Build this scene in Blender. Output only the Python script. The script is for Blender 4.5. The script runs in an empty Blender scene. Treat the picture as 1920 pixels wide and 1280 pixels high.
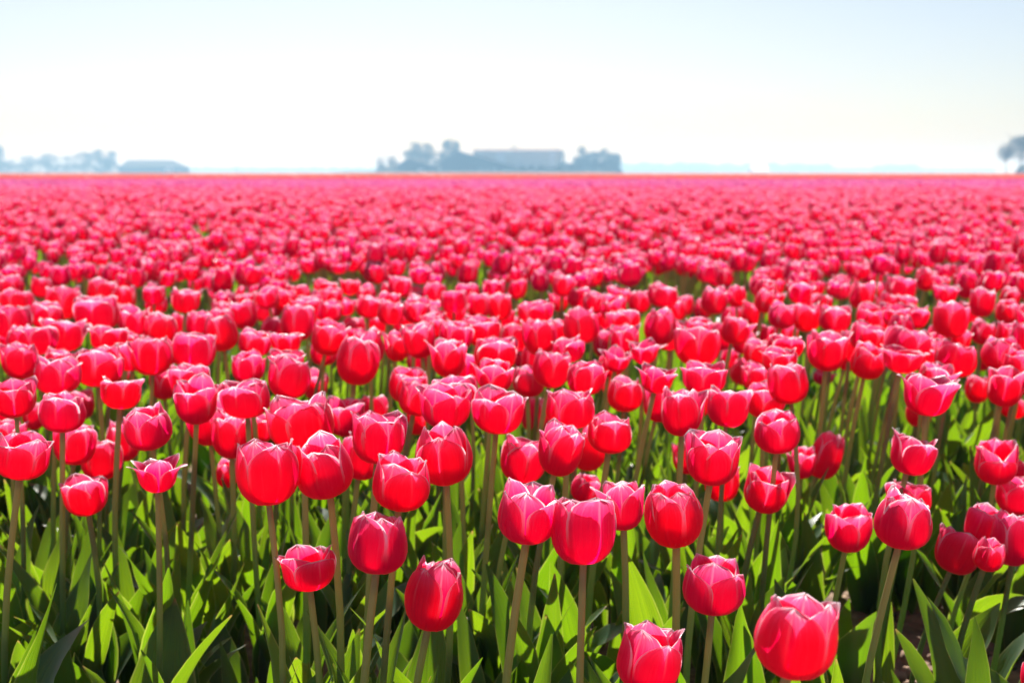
import bpy, math, random
import numpy as np
from mathutils import Matrix, Vector, Quaternion, noise

random.seed(11)
rng = np.random.default_rng(11)
R = math.radians
S = bpy.context.scene
COL = S.collection

# ------------------------------------------------------------------ camera
CAM_H = 0.80
F_PX = 2667.0                       # focal length in photo pixels (50 mm on 36 mm, photo 1920 wide)
PITCH = math.atan((640 - 323) / F_PX)
cam = bpy.data.cameras.new('camera')
cam.lens = 50.0
cam.sensor_width = 36.0
cam.clip_start = 0.02
cam.clip_end = 8000
cam.dof.use_dof = True
cam.dof.focus_distance = 1.5
cam.dof.aperture_fstop = 7.6
camo = bpy.data.objects.new('camera', cam)
COL.objects.link(camo)
camo.location = (0, 0, CAM_H)
camo.rotation_euler = (math.pi / 2 - PITCH, 0, 0)
S.camera = camo

# ------------------------------------------------------------------ world, sun, exposure
SUN_EL, SUN_AZ = R(44), R(-6)       # azimuth measured from +Y (straight ahead) towards +X
w = bpy.data.worlds.new('World')
S.world = w
w.use_nodes = True
nt = w.node_tree
bg = nt.nodes['Background']
sk = nt.nodes.new('ShaderNodeTexSky')
sk.sky_type = 'NISHITA'
sk.sun_disc = False
sk.sun_elevation = SUN_EL
sk.sun_rotation = SUN_AZ
sk.altitude = 0
sk.air_density = 0.8
sk.dust_density = 1.3
sk.ozone_density = 1.9
nt.links.new(sk.outputs[0], bg.inputs[0])
bg.inputs[1].default_value = 0.0485
sl = bpy.data.lights.new('sun', 'SUN')
sl.energy = 5.0
sl.angle = R(0.53)
sl.color = (1.0, 0.955, 0.88)
suno = bpy.data.objects.new('sun', sl)
COL.objects.link(suno)
sd = Vector((math.sin(SUN_AZ) * math.cos(SUN_EL), math.cos(SUN_AZ) * math.cos(SUN_EL), math.sin(SUN_EL)))
suno.rotation_euler = sd.to_track_quat('Z', 'Y').to_euler()
suno.location = (0, 0, 30)
S.view_settings.view_transform = 'Standard'
S.view_settings.look = 'None'
S.view_settings.exposure = 1.12
S.view_settings.gamma = 1.0
S.view_settings.use_curve_mapping = False
S.render.engine = 'CYCLES'
S.cycles.max_bounces = 10
S.cycles.diffuse_bounces = 6
S.cycles.glossy_bounces = 2
S.cycles.transmission_bounces = 8
S.cycles.volume_bounces = 0
S.cycles.use_denoising = True

CAMP = Vector((0, 0, CAM_H))
FWD = Vector((0, math.cos(PITCH), -math.sin(PITCH)))
UP = Vector((0, math.sin(PITCH), math.cos(PITCH)))


def at(px, py, depth):
    """photo pixel + distance along the lens axis -> point"""
    return CAMP + depth * (FWD + Vector(((px - 960) / F_PX, 0, 0)) + UP * ((640 - py) / F_PX))


def to_px(p):
    q = p - CAMP
    d = q.dot(FWD)
    return 960 + F_PX * q.x / d, 640 - F_PX * q.dot(UP) / d, d


# ------------------------------------------------------------------ helpers
def tag(o, label=None, cat=None, group=None, kind=None):
    if label:
        o['label'] = label
    if cat:
        o['category'] = cat
    if group:
        o['group'] = group
    if kind:
        o['kind'] = kind
    return o


def link(o, parent=None):
    COL.objects.link(o)
    if parent:
        o.parent = parent
    return o


def mesh_np(name, V, Q, uv=None, tone=None, mats=(), midx=None, smooth=True):
    """V (n,3), Q (m,4) quads, uv (n,2) per vertex, tone (n,)"""
    me = bpy.data.meshes.new(name)
    n, m = len(V), len(Q)
    me.vertices.add(n)
    me.vertices.foreach_set('co', np.ascontiguousarray(V, dtype=np.float32).ravel())
    me.loops.add(m * 4)
    Q = np.ascontiguousarray(Q, dtype=np.int32)
    me.loops.foreach_set('vertex_index', Q.ravel())
    me.polygons.add(m)
    me.polygons.foreach_set('loop_start', np.arange(0, m * 4, 4, dtype=np.int32))
    me.polygons.foreach_set('loop_total', np.full(m, 4, dtype=np.int32))
    for mt in mats:
        me.materials.append(mt)
    if midx is not None:
        me.polygons.foreach_set('material_index', np.ascontiguousarray(midx, dtype=np.int32))
    me.update(calc_edges=True)
    if uv is not None:
        ul = me.uv_layers.new(name='UVMap')
        ul.data.foreach_set('uv', np.ascontiguousarray(uv[Q.ravel()], dtype=np.float32).ravel())
    if tone is not None:
        a = me.attributes.new('tone', 'FLOAT', 'POINT')
        a.data.foreach_set('value', np.ascontiguousarray(tone, dtype=np.float32))
    if smooth:
        me.polygons.foreach_set('use_smooth', np.ones(m, dtype=bool))
    me.validate()
    return me


def grid_quads(rows, cols):
    q = []
    for i in range(rows):
        for j in range(cols):
            a = i * (cols + 1) + j
            q.append((a, a + 1, a + cols + 2, a + cols + 1))
    return np.array(q, dtype=np.int32)


def poly_obj(name, verts, faces, mat, parent=None, smooth=False):
    me = bpy.data.meshes.new(name)
    me.from_pydata([tuple(v) for v in verts], [], faces)
    me.materials.append(mat)
    if smooth:
        me.shade_smooth()
    me.update()
    return link(bpy.data.objects.new(name, me), parent)


def box_v(x0, x1, y0, y1, z0, z1):
    v = [(x0, y0, z0), (x1, y0, z0), (x1, y1, z0), (x0, y1, z0), (x0, y0, z1), (x1, y0, z1), (x1, y1, z1), (x0, y1, z1)]
    f = [(0, 3, 2, 1), (4, 5, 6, 7), (0, 1, 5, 4), (1, 2, 6, 5), (2, 3, 7, 6), (3, 0, 4, 7)]
    return v, f


def box(name, dims, mat, parent=None):
    v, f = box_v(*dims)
    return poly_obj(name, v, f, mat, parent)


# ------------------------------------------------------------------ materials
def new_mat(name):
    m = bpy.data.materials.new(name)
    m.use_nodes = True
    t = m.node_tree
    t.nodes.clear()
    out = t.nodes.new('ShaderNodeOutputMaterial')
    return m, t, out


def N(t, kind, **kw):
    n = t.nodes.new(kind)
    for k, v in kw.items():
        setattr(n, k, v)
    return n


def math_n(t, op, a, b=None, clamp=False):
    n = N(t, 'ShaderNodeMath', operation=op, use_clamp=clamp)
    for i, x in enumerate((a, b)):
        if x is None:
            continue
        if isinstance(x, (int, float)):
            n.inputs[i].default_value = x
        else:
            t.links.new(x, n.inputs[i])
    return n.outputs[0]


def mix_c(t, fac, a, b, mode='MIX'):
    n = N(t, 'ShaderNodeMix', data_type='RGBA', blend_type=mode)
    for s, x in ((0, fac), (6, a), (7, b)):
        if isinstance(x, (int, float)):
            n.inputs[s].default_value = x
        elif isinstance(x, tuple):
            n.inputs[s].default_value = x if len(x) == 4 else (*x, 1)
        else:
            t.links.new(x, n.inputs[s])
    return n.outputs[2]


def smooth_n(t, x, a, b):
    n = N(t, 'ShaderNodeMapRange', interpolation_type='SMOOTHSTEP')
    t.links.new(x, n.inputs[0])
    n.inputs[1].default_value = a
    n.inputs[2].default_value = b
    return n.outputs[0]


def tone_n(t, merged):
    a = N(t, 'ShaderNodeAttribute', attribute_type='GEOMETRY' if merged else 'OBJECT')
    a.attribute_name = 'tone'
    return a.outputs['Fac']


def thin_shader(t, out, refl, trans, share, rough=0.45, gloss=0.5, bump=None):
    """a thin sheet: diffuse + light through it, with a waxy fresnel gloss on top"""
    d = N(t, 'ShaderNodeBsdfDiffuse')
    tr = N(t, 'ShaderNodeBsdfTranslucent')
    t.links.new(refl, d.inputs[0])
    t.links.new(trans, tr.inputs[0])
    mx = N(t, 'ShaderNodeMixShader')
    mx.inputs[0].default_value = share
    t.links.new(d.outputs[0], mx.inputs[1])
    t.links.new(tr.outputs[0], mx.inputs[2])
    gl = N(t, 'ShaderNodeBsdfGlossy')
    gl.inputs[0].default_value = (1, 1, 1, 1)
    gl.inputs['Roughness'].default_value = rough
    lw = N(t, 'ShaderNodeLayerWeight')                 # same from either side of the sheet
    lw.inputs[0].default_value = 0.5
    f = math_n(t, 'POWER', lw.outputs['Facing'], 4.0)
    f = math_n(t, 'ADD', math_n(t, 'MULTIPLY', f, 0.40), 0.016)
    f = math_n(t, 'MULTIPLY', f, gloss, True)
    m2 = N(t, 'ShaderNodeMixShader')
    t.links.new(f, m2.inputs[0])
    t.links.new(mx.outputs[0], m2.inputs[1])
    t.links.new(gl.outputs[0], m2.inputs[2])
    if bump is not None:
        for n in (d, tr, gl):
            t.links.new(bump, n.inputs['Normal'])
    t.links.new(m2.outputs[0], out.inputs[0])


def petal_mat(name, merged, core=(0.95, 0.001, 0.068), core2=(0.88, 0.001, 0.125), blush=(0.96, 0.16, 0.36), rim=(0.97, 0.80, 0.86), fine=True, pale=1.0, rim_at=.885):
    m, t, out = new_mat(name)
    uv = N(t, 'ShaderNodeUVMap').outputs[0]
    sep = N(t, 'ShaderNodeSeparateXYZ')
    t.links.new(uv, sep.inputs[0])
    u = math_n(t, 'ABSOLUTE', math_n(t, 'SUBTRACT', math_n(t, 'MULTIPLY', sep.outputs[0], 2.0), 1.0))
    v = sep.outputs[1]
    tone = tone_n(t, merged)
    # fine streaks that run along the petal
    mp = N(t, 'ShaderNodeMapping')
    mp.inputs['Scale'].default_value = (26, 1.6, 1)
    t.links.new(uv, mp.inputs[0])
    off = N(t, 'ShaderNodeCombineXYZ')
    t.links.new(math_n(t, 'MULTIPLY', tone, 37.0), off.inputs[0])
    t.links.new(math_n(t, 'MULTIPLY', tone, 11.0), off.inputs[2])
    t.links.new(off.outputs[0], mp.inputs['Location'])
    nz = N(t, 'ShaderNodeTexNoise')
    nz.inputs['Scale'].default_value = 1.0
    nz.inputs['Detail'].default_value = 3.0
    t.links.new(mp.outputs[0], nz.inputs['Vector'])
    streak = nz.outputs[0]
    base = mix_c(t, tone, core, core2)
    base = mix_c(t, math_n(t, 'MULTIPLY', smooth_n(t, streak, 0.48, 0.80), math_n(t, 'MULTIPLY', v, 0.30)), base, blush)
    base = mix_c(t, math_n(t, 'MULTIPLY', smooth_n(t, streak, 0.46, 0.26), 0.30), base, (0.62, 0.001, 0.075))
    # the petal's own pale rim, plus sunlit glow painted into its top
    edge = math_n(t, 'MAXIMUM', u, math_n(t, 'SUBTRACT', math_n(t, 'MULTIPLY', v, 1.0), 0.02))
    edge = math_n(t, 'ADD', edge, math_n(t, 'MULTIPLY', math_n(t, 'SUBTRACT', streak, 0.5), 0.32))
    up = smooth_n(t, v, 0.30, 0.72)
    base = mix_c(t, math_n(t, 'MULTIPLY', smooth_n(t, v, 0.56, 1.0), 0.55 * pale), base, blush)
    vein = math_n(t, 'MULTIPLY', smooth_n(t, u, 0.060, 0.02), math_n(t, 'MULTIPLY', up, 0.13))
    base = mix_c(t, vein, base, rim)
    b1 = math_n(t, 'MULTIPLY', smooth_n(t, edge, 0.70, 0.98), math_n(t, 'MULTIPLY', up, 0.55 * pale))
    base = mix_c(t, b1, base, blush)
    b2 = math_n(t, 'MULTIPLY', smooth_n(t, edge, rim_at, 0.965), math_n(t, 'MULTIPLY', up, 0.95))
    base = mix_c(t, b2, base, rim)
    # a pale foot where the petal meets the stem
    base = mix_c(t, math_n(t, 'MULTIPLY', smooth_n(t, v, 0.035, 0.0), 0.4), base, (0.85, 0.55, 0.42))
    bump = None
    if fine:
        b = N(t, 'ShaderNodeBump')
        b.inputs['Strength'].default_value = 0.35
        b.inputs['Distance'].default_value = 0.005
        t.links.new(streak, b.inputs['Height'])
        bump = b.outputs[0]
    thin_shader(t, out, base, base, 0.58 if not merged else 0.53, 0.42, 0.42, bump)
    return m


def leaf_mat(name, merged, fine=True):
    m, t, out = new_mat(name)
    uv = N(t, 'ShaderNodeUVMap').outputs[0]
    sep = N(t, 'ShaderNodeSeparateXYZ')
    t.links.new(uv, sep.inputs[0])
    u = math_n(t, 'ABSOLUTE', math_n(t, 'SUBTRACT', math_n(t, 'MULTIPLY', sep.outputs[0], 2.0), 1.0))
    v = sep.outputs[1]
    tone = tone_n(t, merged)
    mp = N(t, 'ShaderNodeMapping')
    mp.inputs['Scale'].default_value = (30, 1.0, 1)
    t.links.new(uv, mp.inputs[0])
    nz = N(t, 'ShaderNodeTexNoise')
    nz.inputs['Scale'].default_value = 1.0
    nz.inputs['Detail'].default_value = 2.0
    t.links.new(mp.outputs[0], nz.inputs['Vector'])
    refl = mix_c(t, tone, (0.032, 0.078, 0.034), (0.048, 0.100, 0.058))
    refl = mix_c(t, math_n(t, 'MULTIPLY', smooth_n(t, nz.outputs[0], 0.38, 0.66), 0.55), refl, (0.085, 0.14, 0.075))
    trans = mix_c(t, tone, (0.19, 0.385, 0.005), (0.30, 0.47, 0.008))
    trans = mix_c(t, math_n(t, 'MULTIPLY', smooth_n(t, nz.outputs[0], 0.38, 0.66), 0.6), trans, (0.13, 0.27, 0.004))
    if merged:
        trans = mix_c(t, 0.35, trans, (0.10, 0.22, 0.006))  # massed leaves darker: shade of the gaps put into their colour
    # pale translucent margin, dry yellow tip
    ed = smooth_n(t, u, 0.90, 1.0)
    refl = mix_c(t, math_n(t, 'MULTIPLY', ed, 0.7), refl, (0.34, 0.36, 0.16))
    trans = mix_c(t, math_n(t, 'MULTIPLY', ed, 0.5), trans, (0.62, 0.66, 0.12))
    tip = math_n(t, 'MULTIPLY', smooth_n(t, v, 0.955, 1.0), smooth_n(t, tone, 0.45, 0.7))
    refl = mix_c(t, tip, refl, (0.45, 0.30, 0.14))
    trans = mix_c(t, tip, trans, (0.45, 0.30, 0.08))
    # dust specks on the bloom of the leaf
    tc = N(t, 'ShaderNodeTexCoord')
    sp = N(t, 'ShaderNodeTexNoise')
    sp.inputs['Scale'].default_value = 420.0
    t.links.new(tc.outputs['Object'], sp.inputs['Vector'])
    refl = mix_c(t, math_n(t, 'MULTIPLY', smooth_n(t, sp.outputs[0], 0.66, 0.76), 0.30), refl, (0.28, 0.30, 0.22))
    bump = None
    if fine:
        b = N(t, 'ShaderNodeBump')
        b.inputs['Strength'].default_value = 0.45
        b.inputs['Distance'].default_value = 0.004
        t.links.new(nz.outputs[0], b.inputs['Height'])
        bump = b.outputs[0]
    thin_shader(t, out, refl, trans, 0.50, 0.38, 0.9, bump)
    return m


def stem_mat():
    m, t, out = new_mat('stem_green_brown')
    tc = N(t, 'ShaderNodeTexCoord')
    sep = N(t, 'ShaderNodeSeparateXYZ')
    t.links.new(tc.outputs['Object'], sep.inputs[0])
    nz = N(t, 'ShaderNodeTexNoise')
    nz.inputs['Scale'].default_value = 60.0
    t.links.new(tc.outputs['Object'], nz.inputs['Vector'])
    z = math_n(t, 'ADD', sep.outputs[2], math_n(t, 'MULTIPLY', math_n(t, 'SUBTRACT', nz.outputs[0], 0.5), 0.08))
    c = mix_c(t, smooth_n(t, z, 0.14, 0.40), (0.20, 0.32, 0.075), (0.46, 0.39, 0.17))
    p = N(t, 'ShaderNodeBsdfPrincipled')
    t.links.new(c, p.inputs['Base Color'])
    p.inputs['Roughness'].default_value = 0.45
    p.inputs['Subsurface Weight'].default_value = 0.0
    tr = N(t, 'ShaderNodeBsdfTranslucent')
    t.links.new(c, tr.inputs[0])
    mx = N(t, 'ShaderNodeMixShader')
    mx.inputs[0].default_value = 0.46
    t.links.new(p.outputs[0], mx.inputs[1])
    t.links.new(tr.outputs[0], mx.inputs[2])
    t.links.new(mx.outputs[0], out.inputs[0])
    return m


def plain_mat(name, col, col2=None, scale=3.0, rough=0.8, bump=0.0, detail=4.0):
    m, t, out = new_mat(name)
    p = N(t, 'ShaderNodeBsdfPrincipled')
    p.inputs['Roughness'].default_value = rough
    p.inputs['Specular IOR Level'].default_value = 0.15
    tc = N(t, 'ShaderNodeTexCoord')
    nz = N(t, 'ShaderNodeTexNoise')
    nz.inputs['Scale'].default_value = scale
    nz.inputs['Detail'].default_value = detail
    t.links.new(tc.outputs['Object'], nz.inputs['Vector'])
    c = mix_c(t, smooth_n(t, nz.outputs[0], 0.3, 0.7), col, col2 or tuple(x * 0.7 for x in col))
    t.links.new(c, p.inputs['Base Color'])
    if bump:
        b = N(t, 'ShaderNodeBump')
        b.inputs['Strength'].default_value = bump
        b.inputs['Distance'].default_value = 0.01
        t.links.new(nz.outputs[0], b.inputs['Height'])
        t.links.new(b.outputs[0], p.inputs['Normal'])
    t.links.new(p.outputs[0], out.inputs[0])
    return m


M_PETAL = petal_mat('tulip_petal', False)
M_PETAL_M = petal_mat('tulip_petal_mass', True, core=(0.93, 0.0005, 0.095), core2=(0.86, 0.001, 0.17), blush=(0.94, 0.06, 0.34), fine=False, pale=.55, rim_at=.865)  # wider pale rims paint in the sunlit highlights of the rows
M_PURPLE = petal_mat('purple_tulip_petal', True, core=(0.66, 0.012, 0.26), core2=(0.74, 0.03, 0.34), blush=(0.80, 0.12, 0.42), rim=(0.9, 0.6, 0.7), fine=False)
M_CORAL = petal_mat('coral_tulip_petal', True, core=(0.82, 0.02, 0.07), core2=(0.82, 0.04, 0.10), blush=(0.88, 0.12, 0.16), rim=(0.9, 0.35, 0.35), fine=False)
M_ORANGE = petal_mat('orange_tulip_petal', True, core=(0.86, 0.13, 0.003), core2=(0.86, 0.18, 0.004), blush=(0.88, 0.22, 0.01), rim=(0.9, 0.30, 0.04), fine=False)
M_LEAF = leaf_mat('tulip_leaf', False)
M_LEAF_M = leaf_mat('tulip_leaf_mass', True, fine=False)
M_STEM = stem_mat()
M_SOIL = plain_mat('clay_soil', (0.27, 0.185, 0.135), (0.15, 0.10, 0.075), 35.0, 0.95, 0.8, 8.0)
M_CLOD = plain_mat('clay_clod', (0.36, 0.25, 0.18), (0.22, 0.15, 0.11), 60.0, 0.95, 0.6, 6.0)
M_BARK = plain_mat('bark', (0.09, 0.075, 0.06), (0.05, 0.042, 0.036), 6.0, 0.9)
M_TWIG = plain_mat('spring_foliage', (0.075, 0.085, 0.05), (0.05, 0.06, 0.035), 1.2, 0.85)
M_EVER = plain_mat('dark_foliage', (0.04, 0.06, 0.035), (0.028, 0.042, 0.025), 1.2, 0.85)
M_ROOF = plain_mat('dark_roof', (0.055, 0.05, 0.05), (0.04, 0.037, 0.037), 2.0, 0.8)
M_ROOFR = plain_mat('brown_tile_roof', (0.20, 0.11, 0.075), (0.15, 0.085, 0.06), 2.0, 0.8)
M_WALLD = plain_mat('dark_shed_wall', (0.045, 0.05, 0.05), (0.035, 0.04, 0.04), 1.5, 0.8)
M_WALLG = plain_mat('brightened_wall', (0.72, 0.66, 0.58), (0.64, 0.59, 0.52), 1.0, 0.7)  # beige, raised in tone to paint in light on the long shed
M_PALE = plain_mat('pale_panel', (0.84, 0.82, 0.79), (0.78, 0.76, 0.73), 1.5, 0.6)
M_WHITE = plain_mat('white_wall', (0.82, 0.81, 0.78), (0.76, 0.75, 0.72), 1.0, 0.6)
M_GLASS = plain_mat('window_glass', (0.04, 0.05, 0.06), (0.03, 0.035, 0.04), 1.0, 0.12)
M_HEDGE = plain_mat('hedge_leaf', (0.05, 0.075, 0.035), (0.03, 0.05, 0.025), 2.0, 0.85)
M_DIKE = plain_mat('dike_grass', (0.10, 0.10, 0.05), (0.07, 0.08, 0.04), 0.4, 0.95)

# ------------------------------------------------------------------ ground
def ground():
    ys = np.concatenate([np.arange(-1.5, 5.0, 0.035), 5.0 * (1.055 ** np.arange(0, 118))])
    xs_h = np.concatenate([np.arange(0, 2.0, 0.035), 2.0 * (1.09 ** np.arange(0, 84))])
    xs = np.concatenate([-xs_h[::-1][:-1], xs_h])
    V = []
    for y in ys:
        for x in xs:
            a = max(0.0, 1.0 - (max(abs(x) - 1.5, 0) / 2.0)) * max(0.0, 1.0 - max(y - 4, 0) / 2.0)
            h = 0.0
            if a > 0:
                h = 0.018 * noise.noise((x * 6, y * 6, 1.3)) + 0.014 * noise.noise((x * 17, y * 17, 7.7)) + 0.008 * noise.noise((x * 43, y * 43, 2.2))
            V.append((x, y, h * a))
    me = mesh_np('ground', np.array(V), grid_quads(len(ys) - 1, len(xs) - 1), mats=[M_SOIL])
    o = link(bpy.data.objects.new('ground', me))
    o['kind'] = 'structure'
    return o


ground()
GROUND_FAR = 5.0 * 1.055 ** 117

# ------------------------------------------------------------------ far things
def tube(path, radii, sides=6):
    V, Q = [], []
    n = len(path)
    for i, p in enumerate(path):
        a = path[min(i + 1, n - 1)] - path[max(i - 1, 0)]
        a = a.normalized() if a.length > 0 else Vector((0, 0, 1))
        q = Vector((0, 0, 1)).rotation_difference(a)
        for k in range(sides):
            an = 2 * math.pi * k / sides
            V.append(p + q @ Vector((math.cos(an) * radii[i], math.sin(an) * radii[i], 0)))
    for i in range(n - 1):
        for k in range(sides):
            k2 = (k + 1) % sides
            Q.append((i * sides + k, i * sides + k2, (i + 1) * sides + k2, (i + 1) * sides + k))
    return [tuple(v) for v in V], Q


def tree(name, px, top, depth, width_px, label, group, dense=0.5, trunk_frac=0.3, mat=None, seed=0):
    rd = random.Random(seed * 77 + int(px * 3))
    base = at(px, 323, depth)
    base.z = 0
    s = depth / F_PX
    H = CAM_H + (323 - top) * s
    W = width_px * s
    root = bpy.data.objects.new(name, None)
    link(root)
    root.location = base
    tag(root, label, 'tree', group)
    # trunk + limbs
    V, Q = [], []

    def add(path, rad, sides=6):
        v, q = tube(path, rad, sides)
        o = len(V)
        V.extend(v)
        Q.extend([tuple(i + o for i in f) for f in q])
    lean = rd.uniform(-.04, .04) * H
    tr = [Vector((lean * (k / 5) ** 2, 0, H * 0.8 * k / 5)) for k in range(6)]
    r0 = 0.022 * H
    add(tr, [r0 * (1 - 0.15 * k) for k in range(6)], 7)
    tips = []
    for k in range(11):
        h0 = rd.uniform(trunk_frac, .72) * H
        an = k * 2.4 + rd.uniform(-.4, .4)
        L = rd.uniform(.22, .42) * W + .08 * H
        d = Vector((math.cos(an), math.sin(an), rd.uniform(.5, 1.2))).normalized()
        p0 = Vector((lean * (h0 / H / .8) ** 2, 0, h0))
        pts = [p0, p0 + d * L * .5 + Vector((0, 0, .02 * H)), p0 + d * L + Vector((0, 0, .07 * H))]
        add(pts, [r0 * .4, r0 * .26, r0 * .08], 5)
        tips.append(pts[2])
        tips.append(pts[1])
        for j in range(2):
            d2 = (d + Vector((rd.uniform(-.7, .7), rd.uniform(-.7, .7), rd.uniform(0, .7)))).normalized()
            q0 = pts[1]
            add([q0, q0 + d2 * L * .3, q0 + d2 * L * .6], [r0 * .2, r0 * .12, r0 * .04], 4)
            tips.append(q0 + d2 * L * .6)
    tips.append(Vector((lean, 0, H * .92)))
    poly_obj('trunk', V, Q, M_BARK, root, True)
    # crown: leaf and twig sized faces gathered round the limbs
    V, Fc = [], []
    n = int(5200 * dense)
    for i in range(n):
        c = rd.choice(tips)
        sp = .075 * W + .03 * H
        p = c + Vector((rd.gauss(0, sp), rd.gauss(0, sp), rd.gauss(0, sp * .75)))
        zc = H * (1 + trunk_frac * .8) / 2
        if ((p.x - lean) / (W * .5)) ** 2 + (p.y / (W * .55)) ** 2 + ((p.z - zc) / (H - zc)) ** 2 > rd.uniform(.85, 1.12):
            continue
        l = rd.uniform(.012, .030) * H
        a = Vector((rd.uniform(-1, 1), rd.uniform(-1, 1), rd.uniform(-1, 1))).normalized() * l
        b = a.cross(Vector((rd.uniform(-1, 1), rd.uniform(-1, 1), rd.uniform(-1, 1)))).normalized() * l * .55
        o = len(V)
        V += [p - a, p + b, p + a, p - b]
        Fc.append((o, o + 1, o + 2, o + 3))
    poly_obj('crown', V, Fc, mat or M_TWIG, root)
    return root


def gable_building(name, x0, x1, ridge_px, ridge_y, eave_l, eave_r, depth, length, label, cat, wall, roof):
    """a building whose gable faces the viewer; pixels at its own distance set the outline"""
    s = depth / F_PX
    X = lambda px: (px - 960) * s
    Z = lambda py: CAM_H + (323 - py) * s
    root = bpy.data.objects.new(name, None)
    link(root)
    cx = X((x0 + x1) / 2)
    root.location = (cx, depth, 0)
    tag(root, label, cat, None)
    a, b, r = X(x0) - cx, X(x1) - cx, X(ridge_px) - cx
    zl, zr, zt = Z(eave_l), Z(eave_r), Z(ridge_y)
    pr = [(a, 0), (b, 0), (b, zr), (r, zt - .12), (a, zl)]
    V = [(x, 0, z) for x, z in pr] + [(x, length, z) for x, z in pr]
    Fc = [(0, 1, 2, 3, 4), (9, 8, 7, 6, 5), (0, 5, 6, 1), (1, 6, 7, 2), (4, 9, 5, 0), (2, 7, 8, 3), (3, 8, 9, 4)]
    poly_obj('wall', V, Fc, wall, root)

    def slab(p, q, t=.14, over=.35):
        d = Vector((q[0] - p[0], 0, q[1] - p[1])).normalized()
        n = Vector((-d.z, 0, d.x))
        if n.z < 0:
            n = -n
        P = Vector((p[0], 0, p[1])) - d * over + n * .01
        Qv = Vector((q[0], 0, q[1])) + n * .01
        vs = []
        for y in (-over, length + over):
            for c in (P, Qv, Qv + n * t, P + n * t):
                vs.append((c.x, y, c.z))
        return vs, [(0, 1, 2, 3), (7, 6, 5, 4), (0, 4, 5, 1), (1, 5, 6, 2), (2, 6, 7, 3), (3, 7, 4, 0)]
    for (p, q) in (((a, zl), (r, zt - .1)), ((b, zr), (r, zt - .1))):
        v, f = slab(p, q)
        poly_obj('roof', v, f, roof, root)
    return root, a, b, zl, zr, zt


# centre farm, about 350 m away
D0 = 550.0
rt, a, b, zl, zr, zt = gable_building('barn', 826, 984, 858, 283, 305, 318, D0, 18, 'big dark barn whose steep roof sweeps down towards the long pale-panelled shed', 'barn', M_WALLD, M_ROOF)
d_ = box('door', (-6.5, -3.0, -.06, -.005, 0, 2.9), M_ROOF, rt)
box('handle', (-4.85, -4.65, -.12, -.062, 1.1, 1.4), M_PALE, d_)
for i in range(3):
    wv = box('window', (-1.2 + i * 2.6, -.2 + i * 2.6, -.05, -.006, 1.2, 2.0), M_PALE, rt)
    box('pane', (-1.1 + i * 2.6, -.3 + i * 2.6, -.07, -.052, 1.3, 1.9), M_GLASS, wv)
rt, a, b, zl, zr, zt = gable_building('barn', 744, 822, 768, 297, 311, 313, D0 + 6, 14, 'small low dark barn with a lopsided roof under bare trees', 'barn', M_WALLD, M_ROOF)
box('door', (.5, 2.6, -.06, -.005, 0, 1.9), M_PALE, rt)


def long_shed():
    d = D0 + 24
    s = d / F_PX
    X = lambda px: (px - 960) * s
    Z = lambda py: CAM_H + (323 - py) * s
    root = bpy.data.objects.new('shed', None)
    link(root)
    cx = X(978)
    root.location = (cx, d, 0)
    tag(root, 'long low farm shed with tall pale door panels and a flat brown eave', 'shed')
    x0, x1 = X(888) - cx, X(1052) - cx
    zt, ze = Z(279.5), Z(284)
    box('wall', (x0, x1, 0, 12, 0, ze), M_WALLG, root)
    V = [(x0 - .5, -.6, ze), (x1 + .5, -.6, ze), (x1 + .5, 12.6, ze), (x0 - .5, 12.6, ze), (x0 - .5, -.6, ze + .25), (x1 + .5, -.6, ze + .25), (x1 + .5, 12.6, ze + .25), (x0 - .5, 12.6, ze + .25), (x0, 6, zt + .2), (x1, 6, zt + .2)]
    Fc = [(0, 3, 2, 1), (0, 1, 5, 4), (2, 3, 7, 6), (4, 5, 9, 8), (6, 7, 8, 9), (1, 2, 6, 9, 5), (3, 0, 4, 8, 7)]
    poly_obj('roof', V, Fc, M_ROOFR, root)
    for (p, q) in ((929, 948), (1029, 1042)):
        dd = box('door', (X(p) - cx, X(q) - cx, -.12, -.005, 0, Z(286)), M_PALE, root)
        box('handle', (X(q) - cx - .5, X(q) - cx - .3, -.2, -.122, 1.2, 1.6), M_ROOF, dd)
    for px in (905, 960, 978, 996, 1014):
        wv = box('window', (X(px) - cx - .9, X(px) - cx + .9, -.08, -.006, 2.6, 3.7), M_PALE, root)
        box('pane', (X(px) - cx - .75, X(px) - cx + .75, -.1, -.082, 2.72, 3.58), M_GLASS, wv)


long_shed()


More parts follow.
